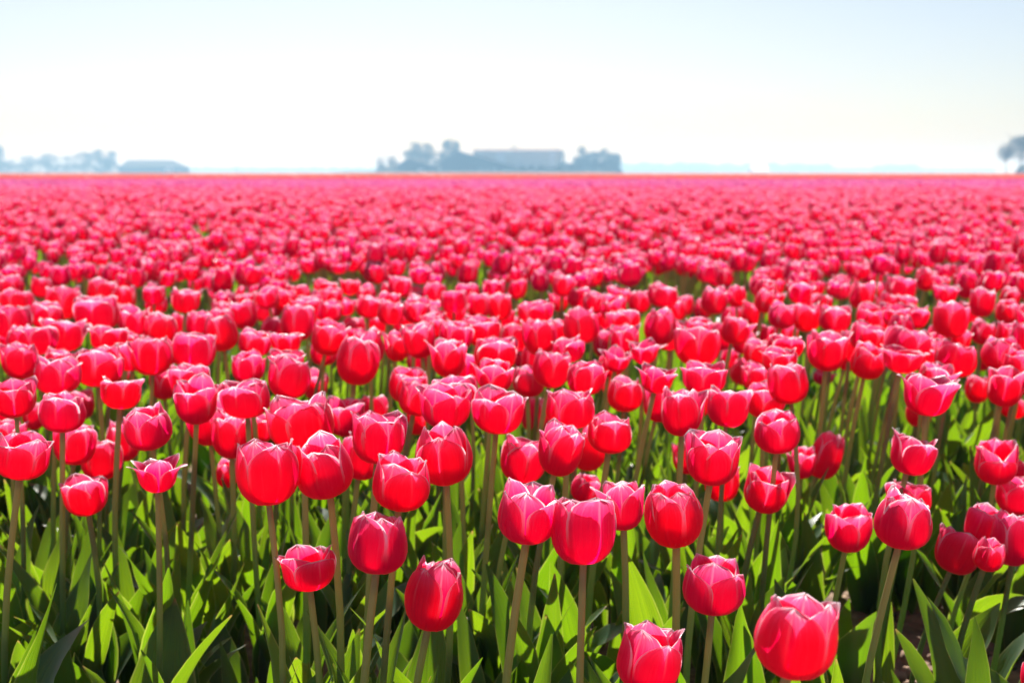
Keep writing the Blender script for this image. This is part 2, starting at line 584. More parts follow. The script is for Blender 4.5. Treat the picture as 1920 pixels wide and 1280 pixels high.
def leafy_mass(name, px0, px1, ytop, depth, thick, label, cat, mat, n, kind=None, leaf=.12, rag=.25, seed=3):
    """a hedge or a far line of trees: many small faces filling an uneven band"""
    rd = random.Random(seed)
    s = depth / F_PX
    x0, x1 = (px0 - 960) * s, (px1 - 960) * s
    H = CAM_H + (323 - ytop) * s
    V, Fc = [], []
    cx = (x0 + x1) / 2
    for i in range(n):
        x = rd.uniform(x0, x1) - cx
        e = min(1.0, (abs(x1 - x0) / 2 - abs(x)) / (H * .6) + .25)
        hh = H * (1 - rag + rag * (noise.noise((x / H * .9, seed, 0)) + .35 * noise.noise((x / H * 3.1, seed, 5)) + .35)) * min(1, e)
        z = hh * (1 - rd.random() ** 1.6 * .98)
        y = rd.uniform(-thick / 2, thick / 2)
        l = leaf * rd.uniform(.6, 1.4)
        a = Vector((rd.uniform(-1, 1), rd.uniform(-1, 1), rd.uniform(-1, 1))).normalized() * l
        b = a.cross(Vector((rd.uniform(-1, 1), rd.uniform(-1, 1), rd.uniform(-1, 1)))).normalized() * l * .7
        p = Vector((x, y, z))
        o = len(V)
        V += [p - a, p + b, p + a, p - b]
        Fc.append((o, o + 1, o + 2, o + 3))
    o = poly_obj(name, V, Fc, mat)
    o.location = (cx, depth, 0)
    tag(o, label, cat, None, kind)
    return o


leafy_mass('hedge', 940, 1080, 313, D0 - 8, 1.6, 'clipped low dark hedge along the front of the long shed', 'hedge', M_HEDGE, 4200, None, .22, .15, 5)
leafy_mass('hedge', 1040, 1085, 300, D0 + 10, 3.0, 'taller ragged hedge between the long shed and the dense trees', 'hedge', M_EVER, 2200, None, .32, .35, 8)

TG = 'bare spring trees round the centre farm'
for i, (px, top, wpx, dense, lab) in enumerate([
        (714, 286, 30, .22, 'thin pale bare tree at the outer end of the small barn'),
        (736, 291, 26, .5, 'small bushy tree hard by the small barn wall'),
        (776, 264, 44, .55, 'tall airy bare tree rising behind the small barn'),
        (799, 267, 42, .62, 'broad-topped bare tree between the two barns'),
        (845, 260, 42, 1.0, 'tallest dense tree crowding over the big barn ridge'),
        (822, 281, 30, .5, 'short tree against the steep side of the big barn'),
        (915, 274, 34, .18, 'faint thin tree showing above the shed roof next to the big barn'),
        (966, 270, 26, .25, 'slender bare treetop poking above the middle of the long shed roof'),
        (1044, 277, 40, .55, 'loose bare tree at the far end of the long shed'),
        (1088, 272, 34, 1.1, 'tall dense tree, first of the clump beyond the ragged hedge'),
        (1112, 283, 34, 1.1, 'rounded dense tree in the middle of the clump beyond the hedge'),
        (1136, 277, 34, 1.0, 'pointed dense tree towards the open end of the clump'),
        (1153, 285, 26, .9, 'last low tree ending the clump beside open fields')]):
    tree('bare_tree', px, top, D0 + 30 + (i % 3) * 7, wpx, lab, TG, dense * .85, .06, M_TWIG if dense < .8 else M_EVER, i)

# farm with the low shed, about 450 m away
D1 = 800.0
TG2 = 'hazy trees beside the low shed'
for i, (px, top, wpx, dense, lab) in enumerate([
        (-6, 270, 30, .7, 'cropped dark tree farthest from the low hip-roofed shed'),
        (20, 299, 40, .6, 'low bushy tree, second from the cropped dark tree'),
        (52, 292, 44, .8, 'rounded hazy tree, lower than the pair beside it'),
        (92, 287, 40, .8, 'hazy tree with a small pointed top in the middle of the row'),
        (128, 290, 40, .35, 'gauzy bare tree between two taller hazy trees'),
        (158, 283, 40, .6, 'upright hazy tree with an open crown'),
        (186, 280, 44, .9, 'highest hazy tree of the row near the low shed'),
        (208, 282, 30, .7, 'flat-topped hazy tree closest to the low shed')]):
    tree('bare_tree', px, top, D1 + (i % 3) * 9, wpx * 1.15, lab, TG2, dense * .8, .04, M_TWIG, 40 + i)


def low_shed():
    d = D1 - 10
    s = d / F_PX
    X = lambda px: (px - 960) * s
    Z = lambda py: CAM_H + (323 - py) * s
    root = bpy.data.objects.new('shed', None)
    link(root)
    cx = X(290)
    root.location = (cx, d, 0)
    tag(root, 'low wide hip-roofed shed with a small white door, out in the haze', 'shed')
    x0, x1 = X(226) - cx, X(352) - cx
    ze, zt = Z(313), Z(300)
    box('wall', (x0 + .4, x1 - .4, 0, 12, 0, ze), M_WALLD, root)
    V = [(x0, -.4, ze), (x1, -.4, ze), (x1, 12.4, ze), (x0, 12.4, ze), (X(240) - cx, 6, zt), (X(325) - cx, 6, zt)]
    poly_obj('roof', V, [(0, 3, 2, 1), (0, 1, 5, 4), (2, 3, 4, 5), (1, 2, 5), (3, 0, 4)], M_ROOF, root)
    box('door', (X(315) - cx, X(328) - cx, -.1, -.005, 0, Z(315)), M_WHITE, root)


low_shed()
leafy_mass('hedge', -40, 232, 300, D1 - 6, 4, 'straggly hazy hedge at the foot of the trees by the low shed', 'hedge', M_TWIG, 5200, None, .45, .5, 8)
leafy_mass('shrub', 1074, 1164, 298, D0 + 24, 5, 'dense undergrowth filling the foot of the clump beyond the ragged hedge', 'shrub', M_EVER, 3200, None, .4, .3, 9)
leafy_mass('shrub', 704, 748, 308, D0 + 20, 3, 'loose bush beside the small lopsided barn', 'shrub', M_TWIG, 900, None, .3, .4, 10)

# bare trees at the edge of the view, nearer
TG3 = 'bare trees at the field corner'
tree('bare_tree', 1886, 266, 380, 30, 'slim bare tree with a clear trunk at the near field corner', TG3, .22, .3, M_TWIG, 64)
tree('bare_tree', 1914, 254, 388, 70, 'darker spreading bare tree just past the slim corner tree', TG3, .7, .22, M_TWIG, 62)
tree('bare_tree', 1966, 250, 398, 70, 'outermost bare tree beyond the spreading corner tree', TG3, .42, .34, M_TWIG, 63)
leafy_mass('shrub', 1898, 1990, 309, 394, 4, 'low bluish shrub under the bare corner trees', 'shrub', M_EVER, 1600, None, .25, .3, 21)

# white cottage far off
def cottage():
    d = 1050.0
    s = d / F_PX
    root = bpy.data.objects.new('cottage', None)
    link(root)
    cx = (1424 - 960) * s
    root.location = (cx, d, 0)
    tag(root, 'tiny white-roofed cottage alone on the hazy horizon', 'cottage')
    wd = 14 * s
    hz = CAM_H + (323 - 308) * s
    box('wall', (-wd, wd, 0, 24, 0, 1.5), M_WHITE, root)
    V = [(-wd - .3, -.4, 1.5), (wd + .3, -.4, 1.5), (wd + .3, 24.4, 1.5), (-wd - .3, 24.4, 1.5), (-wd - .3, 12, hz), (wd + .3, 12, hz)]
    poly_obj('roof', V, [(0, 3, 2, 1), (0, 1, 5, 4), (2, 3, 4, 5), (1, 2, 5), (3, 0, 4)], M_WHITE, root)  # white slope shaped low and deep to catch the sun and look bright
    box('door', (-.5, .5, -.06, -.005, 0, 1.4), M_WALLG, root)


cottage()

for i, (p0, p1, yt, d, lab) in enumerate([
        (350, 720, 313, 2000, 'faint far wood behind the gap between shed and barns'),
        (1150, 1330, 304, 1900, 'faint far wood next to the dense tree clump'),
        (1310, 1560, 305, 2050, 'long faint far wood behind the white cottage'),
        (1540, 1660, 314, 2250, 'lowest faint far wood beyond the white cottage'),
        (1630, 1720, 307, 2150, 'short faint far wood with a raised middle'),
        (1700, 1860, 316, 2250, 'faint far wood fading out before the corner trees')]):
    leafy_mass('far_wood', p0, p1, yt, d, 20, lab, 'wood', M_TWIG, 4500, 'stuff', 2.2, .3, 30 + i)

# utility pole and dike
s_ = 600 / F_PX
pole = bpy.data.objects.new('utility_pole', None)
link(pole)
pole.location = ((447 - 960) * s_, 600, 0)
tag(pole, 'thin hazy utility pole standing alone in the open gap', 'pole')
v, q = tube([Vector((0, 0, 0)), Vector((0, 0, 3.5)), Vector((0, 0, 8.2))], [.16, .13, .09], 8)
poly_obj('post', v, q, M_BARK, pole, True)
box('crossarm', (-1.0, 1.0, -.28, -.12, 7.4, 7.6), M_BARK, pole)


def dike():
    d = 528.0
    s = d / F_PX
    x0, x1 = (600 - 960) * s, (1172 - 960) * s
    V, Q = [], []
    n = 60
    for i in range(n + 1):
        x = x0 + (x1 - x0) * i / n
        e = min(1, i / 6, (n - i) / 3)
        h = (1.0 + .12 * noise.noise((x * .08, 3, 1))) * e
        for (y, f) in ((-3, 0), (-1.0, .85), (0, 1), (1.2, .85), (4, 0)):
            V.append((x, d + y, h * f + .004))
    return link(bpy.data.objects.new('dike', mesh_np('dike', np.array(V), grid_quads(n, 4), mats=[M_DIKE])))


dike()['kind'] = 'structure'

# ------------------------------------------------------------------ tulip prototypes
def sm(x, a, b):
    x = min(1, max(0, (x - a) / (b - a)))
    return x * x * (3 - 2 * x)


def petal_points(rows, cols, P):
    """one petal in flower space (base at the origin, greatest bloom width about 1)"""
    V, UV = [], []
    for i in range(rows + 1):
        v = i / rows
        vb = P['vb']
        if v < vb:
            ph = v / vb * math.pi / 2
            r = .045 + (P['R'] - .045) * math.sin(ph) ** .9
            z = P['zb'] * (1 - math.cos(ph))
        else:
            s = (v - vb) / (1 - vb)
            r = P['R'] + (P['top'] - P['R']) * s ** 1.9 + P['flare'] * s ** 4.5
            z = P['zb'] + (P['H'] - P['zb']) * (s + .10 * s * (1 - s)) - P['droop'] * s ** 5
        # width of the petal
        if v < .5:
            wd = .34 + .66 * math.sin(v / .5 * math.pi / 2) ** 1.1
        else:
            t = (v - .5) / .5
            wd = (1 - t ** P['blunt']) ** P['pt']
            wd = max(wd, .02)
        half = P['a'] * wd
        for j in range(cols + 1):
            u = -1 + 2 * j / cols
            an = u * half / max(.75, r / P['R'])
            rr = r * P['off'] * (1 + P['cup'] * u * u * sm(v, .25, .9))
            rr *= 1 - .045 * math.exp(-(u / .16) ** 2) * sm(v, .1, .5)
            zz = z
            # uneven rim, edges that roll out a little
            k = sm(abs(u), .55, 1.0) * sm(v, .3, .8)
            rr += k * P['roll'] * (1 if u > 0 else P['asym'])
            rr += .012 * math.sin(u * 7 + P['ph']) * sm(v, .55, 1.0)
            zz += .018 * math.sin(u * 9 + P['ph'] * 2) * sm(v, .6, .95) * abs(u)
            sh = P['skew'] * sm(v, .2, 1.0)
            x, y = rr * math.sin(an + sh), rr * math.cos(an + sh)
            V.append((x, y, zz))
            UV.append((j / cols, v))
    V = np.array(V)
    c, s = math.cos(P['th']), math.sin(P['th'])
    # hinge the whole petal outwards about its foot, then turn it round the bloom
    h = P['hinge']
    y, z = V[:, 1].copy(), V[:, 2].copy()
    wgt = np.clip(z / P['H'], 0, 1) ** 1.3
    V[:, 1] = y + h * wgt * z
    V[:, 2] = z - .35 * abs(h) * wgt * z
    x, y = V[:, 0].copy(), V[:, 1].copy()
    V[:, 0] = c * x - s * y
    V[:, 1] = s * x + c * y
    return V, np.array(UV)


KINDS = {
    # H height, R belly radius, top radius, flare at the tips
    'e': dict(H=(1.08, 1.24), top=(.24, .33), flare=(.00, .03), hinge=(-.02, .05)),
    'c': dict(H=(.96, 1.08), top=(.33, .41), flare=(.02, .06), hinge=(.00, .10)),
    'o': dict(H=(.92, 1.04), top=(.38, .46), flare=(.02, .08), hinge=(.01, .13)),
    'w': dict(H=(.78, .86), top=(.46, .52), flare=(.08, .14), hinge=(.10, .30)),
}


def flower_params(kind, rd):
    K = KINDS[kind]
    U = lambda ab: rd.uniform(*ab)
    H, top, flare = U(K['H']), U(K['top']), U(K['flare'])
    ps = []
    th0 = rd.uniform(0, 6.28)
    zb = rd.uniform(.38, .46) * H
    for i in range(6):
        inner = i % 2
        ps.append(dict(H=H * (rd.uniform(.86, 1.05) if not inner else rd.uniform(.92, 1.08)), R=.5, zb=zb * rd.uniform(.95, 1.05), vb=.46,
                       top=top * rd.uniform(.9, 1.1), flare=flare * rd.uniform(.3, 1.6), droop=rd.choice((0, 0, 0, .05, .1)) if kind in 'ow' else 0,
                       a=R(rd.uniform(58, 68) if not inner else rd.uniform(59, 67)), off=1.0 if not inner else .90,
                       cup=rd.uniform(-.05, .05), roll=rd.uniform(-.01, .045) + (.02 if kind in 'ow' else 0), asym=rd.uniform(.2, 1.3), ph=rd.uniform(0, 6.28),
                       skew=rd.uniform(-.10, .10), blunt=rd.uniform(1.9, 2.7), pt=rd.uniform(.60, .86), th=th0 + i * math.pi / 3 + rd.uniform(-.08, .08),
                       hinge=U(K['hinge']) * (1 if not inner else .45)))
    # one petal may peel open
    if kind in 'co' and rd.random() < .6:
        ps[rd.choice((0, 2, 4))]['hinge'] += rd.uniform(.06, .22)
    w_ = []
    for p in ps:
        V, _ = petal_points(6, 6, p)
        w_.append(V)
    A = np.concatenate(w_)
    width = 2 * np.sqrt(A[:, 0] ** 2 + A[:, 1] ** 2)
    return ps, float(np.percentile(width, 96)), A


protos = {}
rdp = random.Random(5)
for kind, cnt in (('e', 7), ('c', 8), ('o', 8), ('w', 5)):
    protos[kind] = []
    for _ in range(cnt):
        ps, wid, A = flower_params(kind, rdp)
        meshes = []
        for p in ps:
            V, UV = petal_points(11, 10, p)
            meshes.append(mesh_np('petal', V / wid, grid_quads(11, 10), UV, mats=[M_PETAL]))
        protos[kind].append(dict(meshes=meshes, ps=ps, wid=wid, A=A / wid))


def merged_flower(kind, k, rows, cols):
    pr = protos[kind][k]
    Vs, Us, Qs, o = [], [], [], 0
    for p in pr['ps']:
        V, U = petal_points(rows, cols, p)
        Vs.append(V / pr['wid'])
        Us.append(U)
        Qs.append(grid_quads(rows, cols) + o)
        o += len(V)
    return np.concatenate(Vs), np.concatenate(Us), np.concatenate(Qs)


def leaf_points(rows, cols, L):
    V, UV = [], []
    p = np.zeros(3)
    for i in range(rows + 1):
        v = i / rows
        lean = L['lean0'] + L['bend'] * v ** 1.6
        d = np.array((0, math.sin(lean), math.cos(lean)))
        if i:
            p = p + d * (L['len'] / rows)
        nrm = np.array((0, math.cos(lean), -math.sin(lean)))      # outward face
        tw = L['twist'] * v ** 1.5
        side = np.array((1.0, 0, 0)) * math.cos(tw) + nrm * math.sin(tw)
        nn = np.cross(d, side)
        wd = L['w'] * (0.30 * (1 - v) ** 2 + (math.sin(math.pi * min(1, v ** L['pk'])) ** .85 if 0 < v < 1 else 0))
        wd = max(wd, .0012)
        fold = L['fold'] * (1 - .55 * v)
        for j in range(cols + 1):
            u = -1 + 2 * j / cols
            a = u * fold
            off = side * (wd * math.sin(a) / fold) - nrm * 0 + nn * (wd * (1 - math.cos(a)) / fold) * L['flip']
            wav = L['wave'] * math.sin(v * L['wf'] + L['ph'] + (1.3 if u > 0 else 0)) * abs(u) ** 2 * math.sin(math.pi * v)
            V.append(p + off + nn * wav)
            UV.append((j / cols, v))
    return np.array(V), np.array(UV)


rdl = random.Random(9)
leaf_specs = []
for i in range(22):
    big = i % 3
    leaf_specs.append(dict(len=rdl.uniform(.25, .35) if big != 1 else rdl.uniform(.22, .30), w=rdl.uniform(.020, .029) if big == 0 else (rdl.uniform(.036, .050) if big == 1 else rdl.uniform(.027, .038)),
                           lean0=rdl.uniform(.06, .22), bend=rdl.uniform(.15, .6) if big != 1 else rdl.uniform(.4, 1.15), twist=rdl.uniform(-.9, .9), pk=rdl.uniform(.62, .85),
                           fold=rdl.uniform(.5, 1.15), flip=-1, wave=rdl.uniform(.003, .011), wf=rdl.uniform(6, 13), ph=rdl.uniform(0, 6)))
leaf_meshes = []
for Ls in leaf_specs:
    V, UV = leaf_points(10, 6, Ls)
    leaf_meshes.append(mesh_np('leaf', V, grid_quads(10, 6), UV, mats=[M_LEAF]))

# ------------------------------------------------------------------ the tulips of the photograph: outline box of each bloom, kind, label, short name
T = [
    (1403, 1557, 1102, 1273, 'c', 'largest tulip of all, rounded with folded petal tips, low beside bare soil', 'the largest bloom'),
    (1143, 1268, 1158, 1300, 'c', 'big low tulip with blunt pink rims, its foot out of sight', 'the big low bloom'),
    (1277, 1395, 1035, 1153, 'c', 'broad blunt-topped tulip standing between the largest bloom and a tall magenta one', 'the broad blunt bloom'),
    (747, 858, 1037, 1183, 'e', 'tall egg-shaped tulip with one petal peeling away, lower than its neighbours', 'the peeling egg bloom'),
    (653, 757, 958, 1074, 'e', 'plump closed tulip with a round top just above the peeling egg bloom', 'the plump closed bloom'),
    (523, 637, 1016, 1110, 'o', "short open cup tulip crossed by another tulip's brown stem", 'the stem-crossed cup'),
    (933, 1042, 898, 1015, 'c', 'plump tulip shoulder to shoulder with a flared one', 'the plump paired bloom'),
    (1036, 1152, 925, 1057, 'o', 'flared tulip with white rims at the front of a crowded trio', 'the flared trio bloom'),
    (1122, 1217, 894, 998, 'o', 'leaning tulip with a curled crown tucked behind the flared trio bloom', 'the curled leaning bloom'),
    (1060, 1118, 885, 940, 'c', 'small low tulip peeking out between the plump paired and flared blooms', 'the small peeking bloom'),
    (1218, 1320, 900, 1020, 'e', 'tall magenta-tinged tulip with straight sides and open pointed tips', 'the tall magenta bloom'),
    (1385, 1468, 872, 956, 'o', 'jagged open cup tulip on a straight stem, next to the tall magenta bloom', 'the jagged cup'),
    (1283, 1382, 805, 906, 'o', 'wide deep red tulip with spreading points, half covering two others', 'the wide deep red bloom'),
    (1322, 1386, 856, 942, 'c', 'tulip peering from under the wide deep red bloom', None),
    (1258, 1312, 815, 897, 'c', 'tulip whose edge shows beside the wide deep red bloom', None),
    (1505, 1563, 800, 896, 'e', 'tall closed tulip on a strongly leaning stem, overlapping its twin', 'the leaning-stem bloom'),
    (1474, 1532, 820, 908, 'c', 'twin tulip half hidden by the leaning-stem bloom', None),
    (1417, 1497, 768, 847, 'c', 'round cup tulip with one pale lip, above the jagged cup', 'the round lipped cup'),
    (1545, 1629, 940, 1029, 'c', 'small lone tulip with purple-shaded petals over bare leaves', 'the purple-shaded bloom'),
    (1638, 1737, 916, 1022, 'e', 'egg-shaped tulip of round layered petals in front of an open bloom', 'the layered egg bloom'),
    (1661, 1743, 898, 962, 'o', 'open tulip mostly hidden behind the layered egg bloom', None),
    (1744, 1824, 985, 1072, 'o', 'white-pointed cup tulip standing over the pale patch of soil', 'the cup over soil'),
    (1797, 1880, 940, 1030, 'o', 'wide notched tulip held above a low red bloom', 'the notched bloom'),
    (1820, 1874, 1005, 1067, 'c', 'low red tulip underneath the notched bloom', None),
    (1860, 1938, 955, 1057, 'c', 'tulip with crossed petals pressed against the notched bloom', 'the crossed-petal bloom'),
    (1910, 1985, 1130, 1215, 'c', 'cropped low tulip below the crossed-petal bloom, mostly out of view', None),
    (1910, 1990, 1215, 1305, 'c', 'lowest cropped tulip in the soil corner, nearly out of view', None),
    (1870, 1946, 890, 962, 'o', 'cropped open tulip above the crossed-petal bloom', None),
    (1898, 1950, 864, 906, 'c', 'small cropped tulip peeping over the cropped open one', None),
    (1660, 1743, 810, 888, 'o', 'lone sharp-pointed cup tulip amid open green leaves', 'the sharp-pointed cup'),
    (1830, 1903, 823, 903, 'c', 'upright tulip with crisp pink rims under two crowded heads', 'the crisp-rimmed bloom'),
    (1684, 1787, 702, 776, 'w', 'pale wide-open tulip with petals spread like a crown', 'the crown-like bloom'),
    (1717, 1780, 680, 745, 'o', 'ruffled tulip right behind the crown-like bloom', None),
    (1698, 1742, 742, 798, 'c', 'dark low tulip below the crown-like bloom', None),
    (1845, 1910, 685, 759, 'o', 'red tulip with a long side petal, above leafy gap', 'the side-petalled bloom'),
    (1810, 1852, 703, 753, 'c', 'tulip tucked beside the side-petalled bloom', None),
    (1875, 1917, 746, 780, 'c', 'low tulip under the side-petalled bloom', None),
    (1845, 1912, 631, 692, 'e', 'rounded tulip with tall pale back petal over the side-petalled bloom', None),
    (122, 206, 885, 964, 'o', 'small cup tulip leaning aside over dense leaves', 'the small leaning cup'),
    (243, 346, 833, 938, 'w', 'ruffled open tulip with several pale folded rims', 'the ruffled bloom'),
    (445, 560, 818, 948, 'o', 'large open tulip with one long pointed petal thrown sideways', 'the long-petalled bloom'),
    (568, 668, 806, 929, 'e', 'smooth egg-shaped tulip with pale dome beside the long-petalled bloom', 'the smooth egg bloom'),
    (697, 798, 847, 954, 'c', 'cup tulip with a pale curled lip under the tall dark egg', 'the curled-lip cup'),
    (787, 887, 790, 906, 'e', 'tall dark egg-shaped tulip with one white-edged middle petal', 'the tall dark egg bloom'),
    (655, 758, 765, 868, 'o', 'broad open tulip leaning behind the smooth egg bloom', 'the broad leaning bloom'),
    (634, 708, 802, 904, 'c', 'tulip with a folded pale flap, between smooth egg and broad leaning blooms', None),
    (510, 627, 737, 842, 'o', 'large high tulip with deep red front and one outflung petal', 'the large high bloom'),
    (405, 444, 847, 918, 'c', 'plain red tulip half hidden behind the long-petalled bloom', None),
    (397, 470, 757, 863, 'c', 'tulip with a pale draped fold above the long-petalled bloom', 'the draped-fold bloom'),
    (462, 514, 755, 845, 'o', 'pale tulip squeezed between draped-fold and large high blooms', None),
    (357, 430, 743, 832, 'c', 'smooth cup tulip with a broad pale lip facing the draped-fold bloom', 'the broad-lipped cup'),
    (242, 326, 755, 840, 'c', 'neat cup tulip with a scalloped rim above the ruffled bloom', 'the scalloped cup'),
    (197, 260, 785, 866, 'c', 'tulip with a smooth side, overlapped by the scalloped cup', None),
    (153, 222, 825, 896, 'e', 'pale-backed closed tulip tilted low beside the scalloped cup', 'the pale-backed bud'),
    (99, 175, 793, 870, 'o', 'tulip with a torn side petal close to the pale-backed bud', 'the torn-petal bloom'),
    (-14, 84, 807, 896, 'o', 'cropped wide tulip with a broad white-rimmed middle petal', 'the cropped wide bloom'),
    (-16, 54, 782, 840, 'c', 'tulip rising behind the cropped wide bloom', None),
    (76, 156, 733, 808, 'c', 'tall cup tulip with lacy shaded folds above the torn-petal bloom', 'the lacy-fold cup'),
    (130, 174, 727, 785, 'c', 'tulip peeking past the lacy-fold cup', None),
    (44, 84, 755, 804, 'e', 'pale-backed tulip in the gap before the lacy-fold cup', None),
    (-20, 24, 747, 800, 'c', 'cropped pale tulip level with the lacy-fold cup', None),
    (-10, 68, 710, 778, 'o', 'cropped open tulip above the lacy-fold cup', None),
    (187, 261, 710, 764, 'o', 'small shallow tulip split open by a gap between petals', 'the split shallow bloom'),
    (65, 149, 668, 736, 'c', 'broad cup tulip with an arched white-rimmed petal', 'the arched-rim cup'),
    (142, 226, 647, 722, 'c', 'bulky tulip with crossing rims, next to the arched-rim cup', 'the bulky crossed bloom'),
    (200, 240, 676, 714, 'c', 'tulip sliver beneath the bulky crossed bloom', None),
    (3, 72, 643, 707, 'c', 'rounded tulip past the arched-rim cup', None),
    (78, 132, 653, 700, 'c', 'tulip nestled over the arched-rim cup', None),
    (247, 323, 630, 701, 'o', 'tulip with two raised points beyond the split shallow bloom', 'the two-pointed bloom'),
    (322, 396, 622, 690, 'o', 'open tulip leaning on the two-pointed bloom', None),
    (282, 334, 682, 749, 'c', 'narrow tulip with a folded edge behind the broad-lipped cup', None),
    (322, 390, 682, 748, 'o', 'ruffled tulip above the broad-lipped cup', None),
    (330, 405, 703, 789, 'o', 'tulip with a rolled white rim above the broad-lipped cup', 'the rolled-rim bloom'),
    (437, 498, 657, 716, 'c', 'smooth dark tulip over the wide fringed one', None),
    (500, 574, 667, 744, 'c', 'deep tulip with a domed middle petal above the large high bloom', 'the domed bloom'),
    (566, 611, 687, 750, 'o', 'narrow tulip joined to the domed bloom', None),
    (420, 507, 713, 778, 'o', 'wide fringed tulip above the draped-fold bloom', 'the wide fringed bloom'),
    (506, 570, 655, 700, 'o', 'frilled tulip peeking over the domed bloom', None),
    (612, 682, 742, 815, 'o', 'red tulip wedged between large high and broad leaning blooms', None),
    (672, 728, 738, 800, 'o', 'pale-tipped tulip over the broad leaning bloom', None),
    (728, 792, 690, 752, 'o', 'frilled tulip stepping up behind the tall dark egg', None),
    (743, 807, 712, 776, 'c', 'pink-lipped tulip above the tall dark egg', None),
    (753, 799, 742, 820, 'c', 'slim tulip squeezed beside the tall dark egg', None),
    (785, 882, 720, 798, 'o', 'broad tulip with a deep V of rims over the tall dark egg', 'the deep-V bloom'),
    (815, 897, 703, 765, 'o', 'frilly tulip right behind the deep-V bloom', None),
    (880, 980, 722, 811, 'o', 'plump tulip with an arched front petal next to the deep-V bloom', 'the arched-front bloom'),
    (977, 1028, 742, 810, 'c', 'soft pink tulip between arched-front and boxy blooms', None),
    (1023, 1111, 727, 802, 'c', 'boxy tulip with a rounded lid of petals', 'the boxy bloom'),
    (887, 963, 675, 732, 'o', 'smooth open tulip above the arched-front bloom', 'the smooth open bloom'),
    (890, 962, 634, 690, 'o', 'pale frilled tulip over the smooth open bloom', None),
    (962, 1016, 685, 741, 'c', 'soft-focused tulip beside the smooth open bloom', None),
    (957, 1003, 652, 700, 'o', 'pale tulip between the smooth open bloom and a pointed one', None),
    (997, 1061, 657, 724, 'o', 'pointed tulip above the boxy bloom', 'the pointed bloom'),
    (1040, 1096, 630, 678, 'c', 'small boxy tulip over the pointed bloom', None),
    (1062, 1132, 675, 738, 'c', 'shaded tulip with a heart-like centre near the boxy bloom', 'the heart-centred bloom'),
    (1105, 1150, 690, 735, 'o', 'side tulip attached to the heart-centred bloom', None),
    (1140, 1200, 703, 769, 'c', 'plain round red tulip between heart-centred and slanting blooms', 'the plain round bloom'),
    (1190, 1264, 683, 735, 'w', 'spread tulip with a dangling outer petal', 'the dangling-petal bloom'),
    (1200, 1258, 715, 796, 'c', 'smooth tulip overlapping a wider one below the dangling-petal bloom', None),
    (1235, 1323, 722, 818, 'c', 'wide slanting tulip with one straight raised rim', 'the slanting bloom'),
    (1280, 1328, 725, 780, 'o', 'tulip hidden behind the slanting bloom', None),
    (1280, 1360, 678, 735, 'o', 'open jagged tulip above the slanting bloom', 'the jagged open bloom'),
    (1325, 1398, 725, 798, 'o', 'open cup tulip with one long pale side point', 'the pale-point cup'),
    (1398, 1468, 717, 779, 'o', 'loose-petalled cup tulip over the round lipped cup', 'the loose cup'),
    (1450, 1518, 680, 754, 'c', 'full tulip with a white flap overlapping the loose cup', 'the white-flap bloom'),
    (1393, 1450, 677, 730, 'c', 'smooth cup tulip behind the loose cup', None),
    (1363, 1404, 667, 718, 'c', 'narrow tulip next to the smooth cup behind the loose cup', None),
    (1347, 1381, 653, 690, 'c', 'small pale tulip over the pale-point cup', None),
    (1428, 1494, 650, 698, 'o', 'open tulip with a hooked petal over the white-flap bloom', None),
    (932, 1016, 817, 903, 'o', 'clean cup tulip with two upright white points', 'the clean cup'),
    (997, 1083, 788, 888, 'c', 'front tulip of a touching pair with a bold white rim', 'the bold-rimmed bloom'),
    (1062, 1128, 782, 884, 'c', 'rear tulip of the pair joined to the bold-rimmed bloom', None),
    (1102, 1181, 770, 848, 'c', 'round tulip with two pale ears, past the bold-rimmed pair', 'the eared bloom'),
    # further back
    (-12, 54, 570, 632, 'o', None, None), (2, 57, 545, 590, 'c', None, None), (57, 112, 565, 615, 'c', None, None),
    (72, 156, 597, 656, 'w', None, None), (38, 106, 614, 662, 'o', None, None), (85, 146, 533, 596, 'c', None, None),
    (144, 217, 555, 621, 'o', None, None), (163, 212, 524, 570, 'c', None, None), (208, 249, 535, 582, 'c', None, None),
    (224, 276, 572, 627, 'c', None, None), (270, 326, 586, 643, 'c', None, None), (315, 352, 584, 630, 'c', None, None),
    (347, 393, 582, 630, 'c', None, None), (392, 447, 592, 655, 'e', None, None), (171, 235, 612, 654, 'o', None, None),
    (273, 311, 553, 588, 'c', None, None), (320, 373, 540, 586, 'o', None, None), (440, 484, 560, 618, 'c', None, None),
    (446, 502, 618, 664, 'o', None, None), (503, 570, 622, 668, 'w', None, None), (487, 530, 592, 636, 'c', None, None),
    (527, 583, 572, 636, 'c', None, None), (578, 641, 600, 662, 'o', None, None), (580, 632, 636, 682, 'c', None, None),
    (640, 681, 592, 642, 'c', None, None), (628, 700, 635, 718, 'e', None, None), (666, 722, 615, 682, 'c', None, None),
    (715, 768, 612, 680, 'c', None, None), (762, 821, 605, 668, 'o', None, None), (763, 808, 648, 697, 'c', None, None),
    (803, 875, 636, 704, 'o', None, None), (820, 880, 603, 656, 'o', None, None), (875, 936, 592, 647, 'o', None, None),
    (875, 916, 548, 598, 'c', None, None), (915, 958, 550, 598, 'c', None, None), (688, 730, 588, 628, 'o', None, None),
    (728, 765, 586, 626, 'o', None, None), (666, 712, 555, 594, 'c', None, None), (622, 668, 555, 592, 'w', None, None),
    (497, 531, 550, 596, 'c', None, None), (535, 578, 533, 568, 'o', None, None), (585, 628, 522, 554, 'o', None, None),
    (638, 674, 522, 552, 'o', None, None), (672, 706, 535, 562, 'c', None, None), (715, 746, 527, 564, 'c', None, None),
    (760, 794, 535, 567, 'c', None, None), (795, 836, 530, 569, 'c', None, None), (975, 1037, 563, 610, 'o', None, None),
    (981, 1044, 598, 663, 'c', None, None), (1060, 1121, 578, 642, 'c', None, None), (1114, 1156, 608, 672, 'c', None, None),
